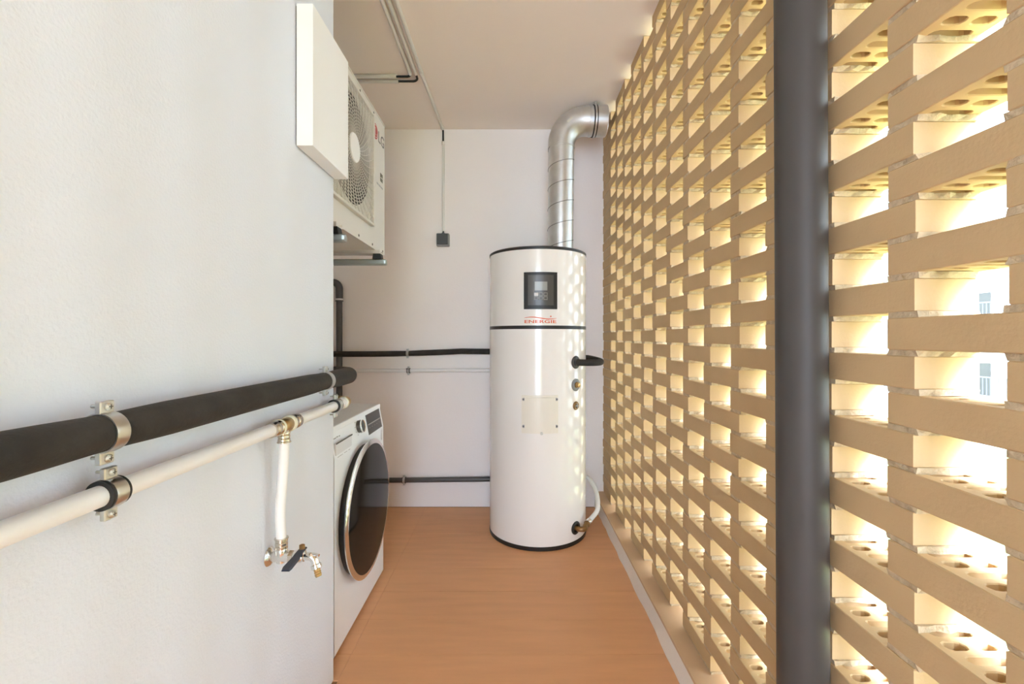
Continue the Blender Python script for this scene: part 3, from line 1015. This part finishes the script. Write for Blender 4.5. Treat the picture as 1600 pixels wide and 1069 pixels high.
WPX, WPZ = -0.578, 0.957
wp = thing('water_pipe', (WPX, 0.8, WPZ), 'white plastic water pipe with brass tee on the left wall', 'pipe')
wpath = fillet([(WPX, YR, WPZ), (WPX, 1.545, WPZ), (XA - 0.02, 1.545, WPZ)], 0.02, 6)
MB().tube(wpath, 0.0152, 24).build('pipe_tube', 'whitepipe', wp, 60)
TEE = 1.115


def press(parent, o, d, r=0.0192, ln=0.030):
    prf = [(0.0155, 0), (r, 0.001), (r, ln * 0.28), (r * 0.93, ln * 0.34), (r * 0.93, ln * 0.40), (r, ln * 0.46), (r, ln * 0.72), (r * 0.95, ln * 0.78), (r * 0.95, ln), (0.0155, ln)]
    return MB().lathe(prf, o, d, 28).build('press_sleeve', 'nickel', parent, 35)


press(wp, Vector((WPX, TEE - 0.022, WPZ)), (0, -1, 0), ln=0.040)
MB().lathe([(0.016, 0), (0.0205, 0.0), (0.0205, 0.006), (0.016, 0.006)], (WPX, TEE - 0.028, WPZ), (0, 1, 0), 28).build('sealing_ring', 'cream_ring', wp, 35)
MB().lathe([(0.0155, -0.024), (0.0172, -0.022), (0.0176, 0.0), (0.0172, 0.022), (0.0155, 0.024)], (WPX, TEE, WPZ), (0, 1, 0), 28).build('tee_body', 'brass', wp, 50)
MB().lathe([(0.016, 0), (0.0208, 0.0), (0.0208, 0.010), (0.016, 0.010)], (WPX, TEE + 0.022, WPZ), (0, 1, 0), 28).build('sealing_ring', 'cream_ring', wp, 35)
press(wp, Vector((WPX, TEE + 0.032, WPZ)), (0, 1, 0), ln=0.036)
ebody = MB().tube(fillet([(WPX, 1.505, WPZ), (WPX, 1.545, WPZ), (WPX - 0.06, 1.545, WPZ)], 0.018, 6), 0.0178, 20).build('elbow_body', 'brass', wp, 60)
MB().lathe([(0.0155, 0), (0.0188, 0.001), (0.0188, 0.022), (0.0155, 0.023)], (WPX, 1.478, WPZ), (0, 1, 0), 28).build('elbow_sleeve', 'hose', wp, 35)
MB().lathe([(0.016, 0), (0.0208, 0.0), (0.0208, 0.006), (0.016, 0.006)], (WPX, 1.500, WPZ), (0, 1, 0), 28).build('sealing_ring', 'cream_ring', wp, 35)
wp2 = thing('water_pipe', (-0.7, 3.045, 0.95), 'thin white water pipe on the back wall below the black pipe', 'pipe')
MB().tube(resample(fillet([(XA - 0.02, 3.010, 0.950), (-1.12, 3.010, 0.950), (-0.95, 3.047, 0.9495), (-0.72, 3.047, 0.949), (-0.35, 3.047, 0.952), (-0.14, 3.047, 0.950), (-0.08, 2.95, 0.950)], 0.03, 4), 0.06), 0.0135, 16).build('pipe_tube', 'whitepipe', wp2, 60)

# grey waste pipes
gp = thing('waste_pipe', (-1.196, 3.04, 0.2), 'dark grey vertical waste pipe in the recess corner with an elbow on top', 'pipe')
MB().tube([(-1.196, 3.047, 0.17), (-1.196, 3.047, 1.435)], 0.0207, 24).build('pipe_tube', 'greypvc', gp, 60)
MB().tube(fillet([(-1.196, 3.047, 1.43), (-1.196, 3.047, 1.559), (-1.30, 3.047, 1.559)], 0.045, 8), 0.0245, 24).build('elbow', 'greypvc', gp, 60)
MB().lathe([(0.021, 0), (0.027, 0.002), (0.027, 0.014), (0.021, 0.016)], (-1.196, 3.047, 1.425), seg=24).build('elbow_socket', 'greypvc', gp, 40)
MB().lathe([(0.0275, 0), (0.0285, 0.002), (0.0285, 0.010), (0.0275, 0.012)], (-1.196, 3.047, 1.434), seg=24).build('steel_ring', 'zinc', gp, 40)
gh = thing('waste_pipe', (-0.7, 3.045, 0.2), 'dark grey horizontal waste pipe low on the back wall behind the washing machine', 'pipe')
MB().tube([(-1.17, 3.047, 0.192), (-0.74, 3.047, 0.1935), (-0.1, 3.047, 0.2015)], 0.0172, 24).build('pipe_tube', 'greypvc', gh, 60)


def clamp(loc, r, lab, rot=0.0, rubber=False, s=1.0, stand=0.04, group=None):
    t = thing('pipe_clamp', (0, 0, 0), lab, 'clamp', group)
    OFF[t] = Vector((0, 0, 0))
    w = 0.0105 * s
    ri = r
    if rubber:
        ri = r + 0.0052 * s
        MB().lathe([(r - 0.0005, -w * 1.5), (ri + 0.001 * s, -w * 1.5), (ri + 0.001 * s, -w * 1.05), (ri, -w), (ri, w), (ri + 0.001 * s, w * 1.05), (ri + 0.001 * s, w * 1.5), (r - 0.0005, w * 1.5)], (0, 0, 0), (0, 1, 0), 32, closed=True).build('rubber_lining', 'rubber', t, 35)
    MB().lathe([(ri, -w), (ri + 0.002 * s, -w), (ri + 0.0026 * s, -w * 0.5), (ri + 0.002 * s, 0), (ri + 0.0026 * s, w * 0.5), (ri + 0.002 * s, w), (ri, w)], (0, 0, 0), (0, 1, 0), 36, closed=True).build('band', 'zinc', t, 30)
    for sg_ in (1, -1):
        zc = sg_ * (ri + 0.0085 * s)
        lg = MB().box(-0.0045 * s, 0.0045 * s, -w * 1.05, w * 1.05, zc - 0.0095 * s, zc + 0.0095 * s, 0.0014 * s, 1).build('lug', 'zinc', t)
        sc = MB().lathe([(0.0058 * s, 0.0), (0.0058 * s, 0.0025 * s), (0.0035 * s, 0.0045 * s), (0, 0.0048 * s)], (0.0045 * s, 0, zc + sg_ * 0.0015 * s), (1, 0, 0), 16).build('screw', 'zinc', t, 35)
        MB().tube([(-0.004 * s, 0, zc + sg_ * 0.0015 * s), (-0.018 * s, 0, zc + sg_ * 0.0015 * s)], 0.0026 * s, 10).build('screw_tail', 'zinc', t, 40)
        cz_ = zc + sg_ * 0.0015 * s
        cross = MB()
        cross.box(0.0088 * s, 0.0096 * s, -0.003 * s, 0.003 * s, cz_ - 0.0006 * s, cz_ + 0.0006 * s)
        cross.box(0.0088 * s, 0.0096 * s, -0.0006 * s, 0.0006 * s, cz_ - 0.003 * s, cz_ + 0.003 * s)
        cross.build('screw_cross', 'greyprint', sc)
    MB().tube([(-ri, 0, 0), (-stand, 0, 0)], 0.004 * s, 10).build('stand_off', 'zinc', t, 40)
    t.location = loc
    t.rotation_euler = (0, 0, rot)
    return t


clamp((BX, 0.617, BZ), 0.0262, 'steel clamp gripping the thick black pipe near the camera', stand=0.045)
clamp((BX, 1.343, BZ), 0.0262, 'steel clamp gripping the thick black pipe at the wall corner', stand=0.045)
clamp((WPX, 0.632, WPZ), 0.0154, 'rubber-lined steel clamp around the white pipe near the camera', rubber=True, stand=0.037, s=0.95)
clamp((WPX, 1.440, WPZ), 0.0154, 'rubber-lined steel clamp around the white pipe at the wall corner', rubber=True, stand=0.037, s=0.95)
clamp((-0.722, 3.040, 1.068), 0.0182, 'small steel clamp on the black pipe of the back wall', rot=-PI / 2, stand=0.033, s=0.8)
clamp((-0.718, 3.047, 0.949), 0.0137, 'small rubber-lined clamp on the thin white pipe of the back wall', rot=-PI / 2, rubber=True, stand=0.021, s=0.7)
clamp((-0.748, 3.047, 0.1935), 0.0174, 'small clamp on the low grey pipe of the back wall', rot=-PI / 2, rubber=True, stand=0.026, s=0.75)

# ------------------------------------------------------------------ garden tap below the tee
tp = thing('garden_tap', (-0.575, 1.10, 0.62), 'chrome garden tap with navy lever hanging from the white pipe by the left wall', 'tap')
TYY = 1.112
MB().tube(spline([(WPX + 0.002, TYY, 0.945), (WPX + 0.003, TYY, 0.905), (WPX - 0.001, TYY, 0.83), (WPX - 0.006, TYY - 0.002, 0.74), (WPX - 0.004, TYY, 0.665)], 8), 0.0118, 20).build('supply_tube', 'whitepipe', tp, 60)
MB().lathe([(0.0122, 0), (0.0145, 0.001), (0.0145, 0.006), (0.013, 0.008), (0.0145, 0.010), (0.0145, 0.015), (0.013, 0.017), (0.0145, 0.019), (0.0145, 0.024), (0.0165, 0.026), (0.0165, 0.028), (0.0122, 0.029)], (WPX + 0.0025, TYY, 0.943), (0, 0, -1), 24).build('upper_sleeve', 'nickel', tp, 35)
MB().lathe([(0.0122, 0), (0.0165, 0.001), (0.0165, 0.003), (0.0148, 0.004), (0.0148, 0.009), (0.013, 0.011), (0.0148, 0.013), (0.0148, 0.018), (0.013, 0.020), (0.0148, 0.022), (0.0148, 0.027)], (WPX - 0.004, TYY, 0.676), (0, 0, -1), 24).build('lower_sleeve', 'nickel', tp, 35)
VX, VZ = WPX - 0.004, 0.628
bd = MB()
bd.lathe([(0.0125, 0.0), (0.0145, 0.004), (0.0145, 0.012), (0.012, 0.026), (0.012, 0.036)], (VX, TYY, 0.650), (0, 0, -1), 24)
bd.lathe([(0.013, -0.020), (0.014, -0.012), (0.0135, 0.0), (0.0135, 0.022), (0.0120, 0.026)], (VX, TYY, VZ), (1, 0, 0), 24)
bd.build('elbow_body', 'chrome', tp, 40)
MB().lathe([(0.022, 0.0), (0.024, 0.003), (0.020, 0.008), (0.012, 0.010), (0.012, 0.024)], (XL, TYY, VZ), (1, 0, 0), 28).build('wall_rosette', 'chrome', tp, 40)
MB().lathe([(0.0135, 0.0), (0.0155, 0.001), (0.0155, 0.011), (0.0135, 0.012)], (VX + 0.020, TYY, VZ), (1, 0, 0), 6).build('hex_nut', 'nickel', tp)
MB().lathe([(0.0110, 0.0), (0.0150, 0.003), (0.0150, 0.018), (0.0120, 0.024), (0.0120, 0.028)], (VX + 0.030, TYY, VZ), (1, 0, 0), 24).build('valve_body', 'chrome', tp, 35)
PXX = VX + 0.052
MB().lathe([(0.0095, 0.0), (0.0095, 0.006), (0.0065, 0.008), (0.0065, 0.016)], (PXX, TYY, VZ + 0.008), (0, 0, 1), 20).build('valve_stem', 'chrome', tp, 35)
MB().lathe([(0.0075, 0.0), (0.0075, 0.009), (0.0055, 0.0105), (0, 0.0105)], (PXX, TYY, VZ + 0.019), (0, 0, 1), 6).build('stem_nut', 'darkbrass', tp)
lv = MB()
lz = VZ + 0.0165
vs = []
secs = [(0.010, 0.0085, 0.0, 0.003), (-0.010, 0.0085, 0.0, 0.003), (-0.022, 0.0095, -0.003, 0.004), (-0.034, 0.0105, -0.007, 0.005), (-0.075, 0.0115, -0.010, 0.006), (-0.083, 0.0095, -0.011, 0.005)]
for dy, w, dz, th_ in secs:
    vs += [(PXX - w, TYY + dy, lz + dz), (PXX + w, TYY + dy, lz + dz), (PXX + w * 0.8, TYY + dy, lz + dz + th_), (PXX - w * 0.8, TYY + dy, lz + dz + th_)]
fs = [(0, 1, 2, 3), tuple(len(vs) - 4 + k for k in range(4))[::-1]]
for i in range(len(secs) - 1):
    for k in range(4):
        k2 = (k + 1) % 4
        fs.append((i * 4 + k, i * 4 + k2, i * 4 + 4 + k2, i * 4 + 4 + k))
lv.add(vs, fs).build('lever', 'lever', tp, 25)
MB().tube(fillet([(VX + 0.055, TYY, VZ), (VX + 0.082, TYY, VZ), (VX + 0.088, TYY, VZ - 0.030)], 0.016, 8), 0.0098, 20).build('spout', 'chrome', tp, 60)
nd = Vector((0.35, -0.2, -0.92)).normalized()
no = Vector((VX + 0.086, TYY, VZ - 0.020))
MB().lathe([(0.0115, 0.0), (0.0125, 0.001), (0.0125, 0.010), (0.0110, 0.011)], no, nd, 20).build('spout_nut', 'chrome', tp, 35)
MB().lathe([(0.0075, 0.010), (0.0085, 0.012), (0.0072, 0.017), (0.0087, 0.018), (0.0072, 0.023), (0.0087, 0.024), (0.0070, 0.030), (0.0045, 0.030), (0.0045, 0.026), (0, 0.026)], no, nd, 20).build('hose_barb', 'brass', tp, 35)
MB().tube([(VX + 0.078, TYY, VZ + 0.006), (VX + 0.096, TYY - 0.004, VZ + 0.004)], 0.0035, 10).build('vent_screw', 'chrome', tp, 40)

# ------------------------------------------------------------------ conduits and switch
CZ_ = ZC - 0.0105
RC = 0.0098


def clip(t, o, d, r=0.0125, ln=0.016):
    MB().lathe([(RC * 0.95, 0), (r, 0.0), (r, ln), (RC * 0.95, ln)], o, d, 16).build('conduit_clip', 'conduit', t, 35)


for i, (xa, yb, lab) in enumerate(((-0.557, 2.430, 'cream ceiling conduit nearest the left wall, with black cable bend'), (-0.528, 2.475, 'cream ceiling conduit in the middle of the three, with black cable bend'))):
    t = thing('ceiling_conduit', (xa, 2.0, CZ_), lab, 'conduit')
    MB().tube([(xa, YR + 0.1, CZ_), (xa, 2.405, CZ_)], RC, 16).build('ceiling_run', 'conduit', t, 60)
    clip(t, (xa, 2.395, CZ_), (0, 1, 0), 0.0105, 0.012)
    MB().tube(fillet([(xa, 2.38, CZ_), (xa, yb, CZ_ - 0.001), (-0.68, yb, CZ_ - 0.001)], 0.032, 8), 0.0060, 12).build('cable', 'rubber', t, 60)
    MB().tube([(-0.655, yb, CZ_), (XA, yb, CZ_)], RC + 0.0012, 16).build('side_run', 'conduit', t, 60)
    clip(t, (-0.660, yb, CZ_), (1, 0, 0), 0.0125, 0.020)
t = thing('ceiling_conduit', (-0.49, 2.0, CZ_), 'cream conduit crossing the ceiling and dropping down the back wall to the switch', 'conduit')
MB().tube([(-0.494, YR + 0.1, CZ_), (-0.496, 2.40, CZ_), (-0.4815, 3.035, CZ_)], RC, 16).build('ceiling_run', 'conduit', t, 60)
clip(t, (-0.496, 2.385, CZ_), (0, 1, 0), 0.0125, 0.022)
clip(t, (-0.482, 3.015, CZ_), (0, 1, 0), 0.0125, 0.02)
MB().tube(fillet([(-0.482, 3.02, CZ_), (-0.4815, 3.058, CZ_ - 0.002), (-0.4805, 3.061, 2.52)], 0.012, 5), 0.0060, 12).build('cable', 'rubber', t, 60)
MB().tube([(-0.4805, 3.0615, 2.533), (-0.4805, 3.0615, 1.915)], RC - 0.0005, 16).build('wall_run', 'conduit', t, 60)
clip(t, (-0.4805, 3.0615, 2.515), (0, 0, 1), 0.0120, 0.020)
MB().tube([(-0.4805, 3.0615, 1.925), (-0.4805, 3.0615, 1.890)], 0.0050, 10).build('cable_tail', 'rubber', t, 60)
sw_ = thing('light_switch', (-0.4805, 3.0725, 1.808), 'dark square surface switch on the back wall at the end of the conduit', 'switch')
MB().box(-0.4805 - 0.044, -0.4805 + 0.044, 3.030, 3.0725, 1.808, 1.894, 0.005).build('switch_body', 'switch_frame', sw_)
MB().box(-0.4805 - 0.040, -0.4805 + 0.036, 3.024, 3.034, 1.816, 1.892, 0.004).build('rocker', 'switch', sw_)
MB().lathe([(0.011, 0), (0.011, 0.006), (0.007, 0.012)], (-0.4805, 3.0560, 1.893), seg=14).build('cable_gland', 'switch', sw_, 40)

# ------------------------------------------------------------------ outside: lawn and the block of flats across it
MB().box(0.9, 140, -120, 160, -3.3, -3.0).build('ground_outside', 'grass', kind='structure')
FX = 17.0
bld = thing('apartment_building', (FX, 17, -3.0), 'white block of flats with balconies beyond the brick screen', 'building')
MB().box(FX + 1.2, FX + 9, -30, 60, -3.0, 18.2).build('wall', 'facade', bld)  # unseen height and length added to cut sky light through the screen
MB().box(FX + 1.0, FX + 9.2, -30.2, 60.2, 18.2, 18.6).build('roof_slab', 'facade', bld)
for lv_ in range(7):
    zt = -1.15 + 2.7 * lv_
    MB().box(FX, FX + 1.3, -29, 59, zt - 0.22, zt).build('balcony_slab', 'facade', bld)
    rl = MB()
    rl.box(FX + 0.02, FX + 0.07, -29, 59, zt + 0.86, zt + 0.91)
    rl.box(FX + 0.03, FX + 0.06, -29, 59, zt + 0.08, zt + 0.11)
    yq = 8.6
    while yq < 26:
        rl.box(FX + 0.035, FX + 0.055, yq - 0.012, yq + 0.012, zt, zt + 0.88)
        yq += 0.13
    rl.build('railing', 'rail', bld, kind='stuff')
    for yc in (-8, -3, 2.0, 7.6, 12.6, 17.5, 20.5, 24.4, 30.0, 36, 42):
        wn = MB().box(FX + 1.14, FX + 1.22, yc - 0.80, yc + 0.80, zt + 0.02, zt + 1.42).build('window', 'facade', bld)
        for q in (-1, 1):
            MB().box(FX + 1.12, FX + 1.16, yc + q * 0.39 - 0.36, yc + q * 0.39 + 0.36, zt + 0.10, zt + 1.34).build('pane', 'winglass', wn)
    for yc in (4.8, 10.4, 21.6):
        MB().box(FX + 0.05, FX + 1.2, yc - 0.06, yc + 0.06, zt, zt + 2.48).build('balcony_divider', 'facade', bld)
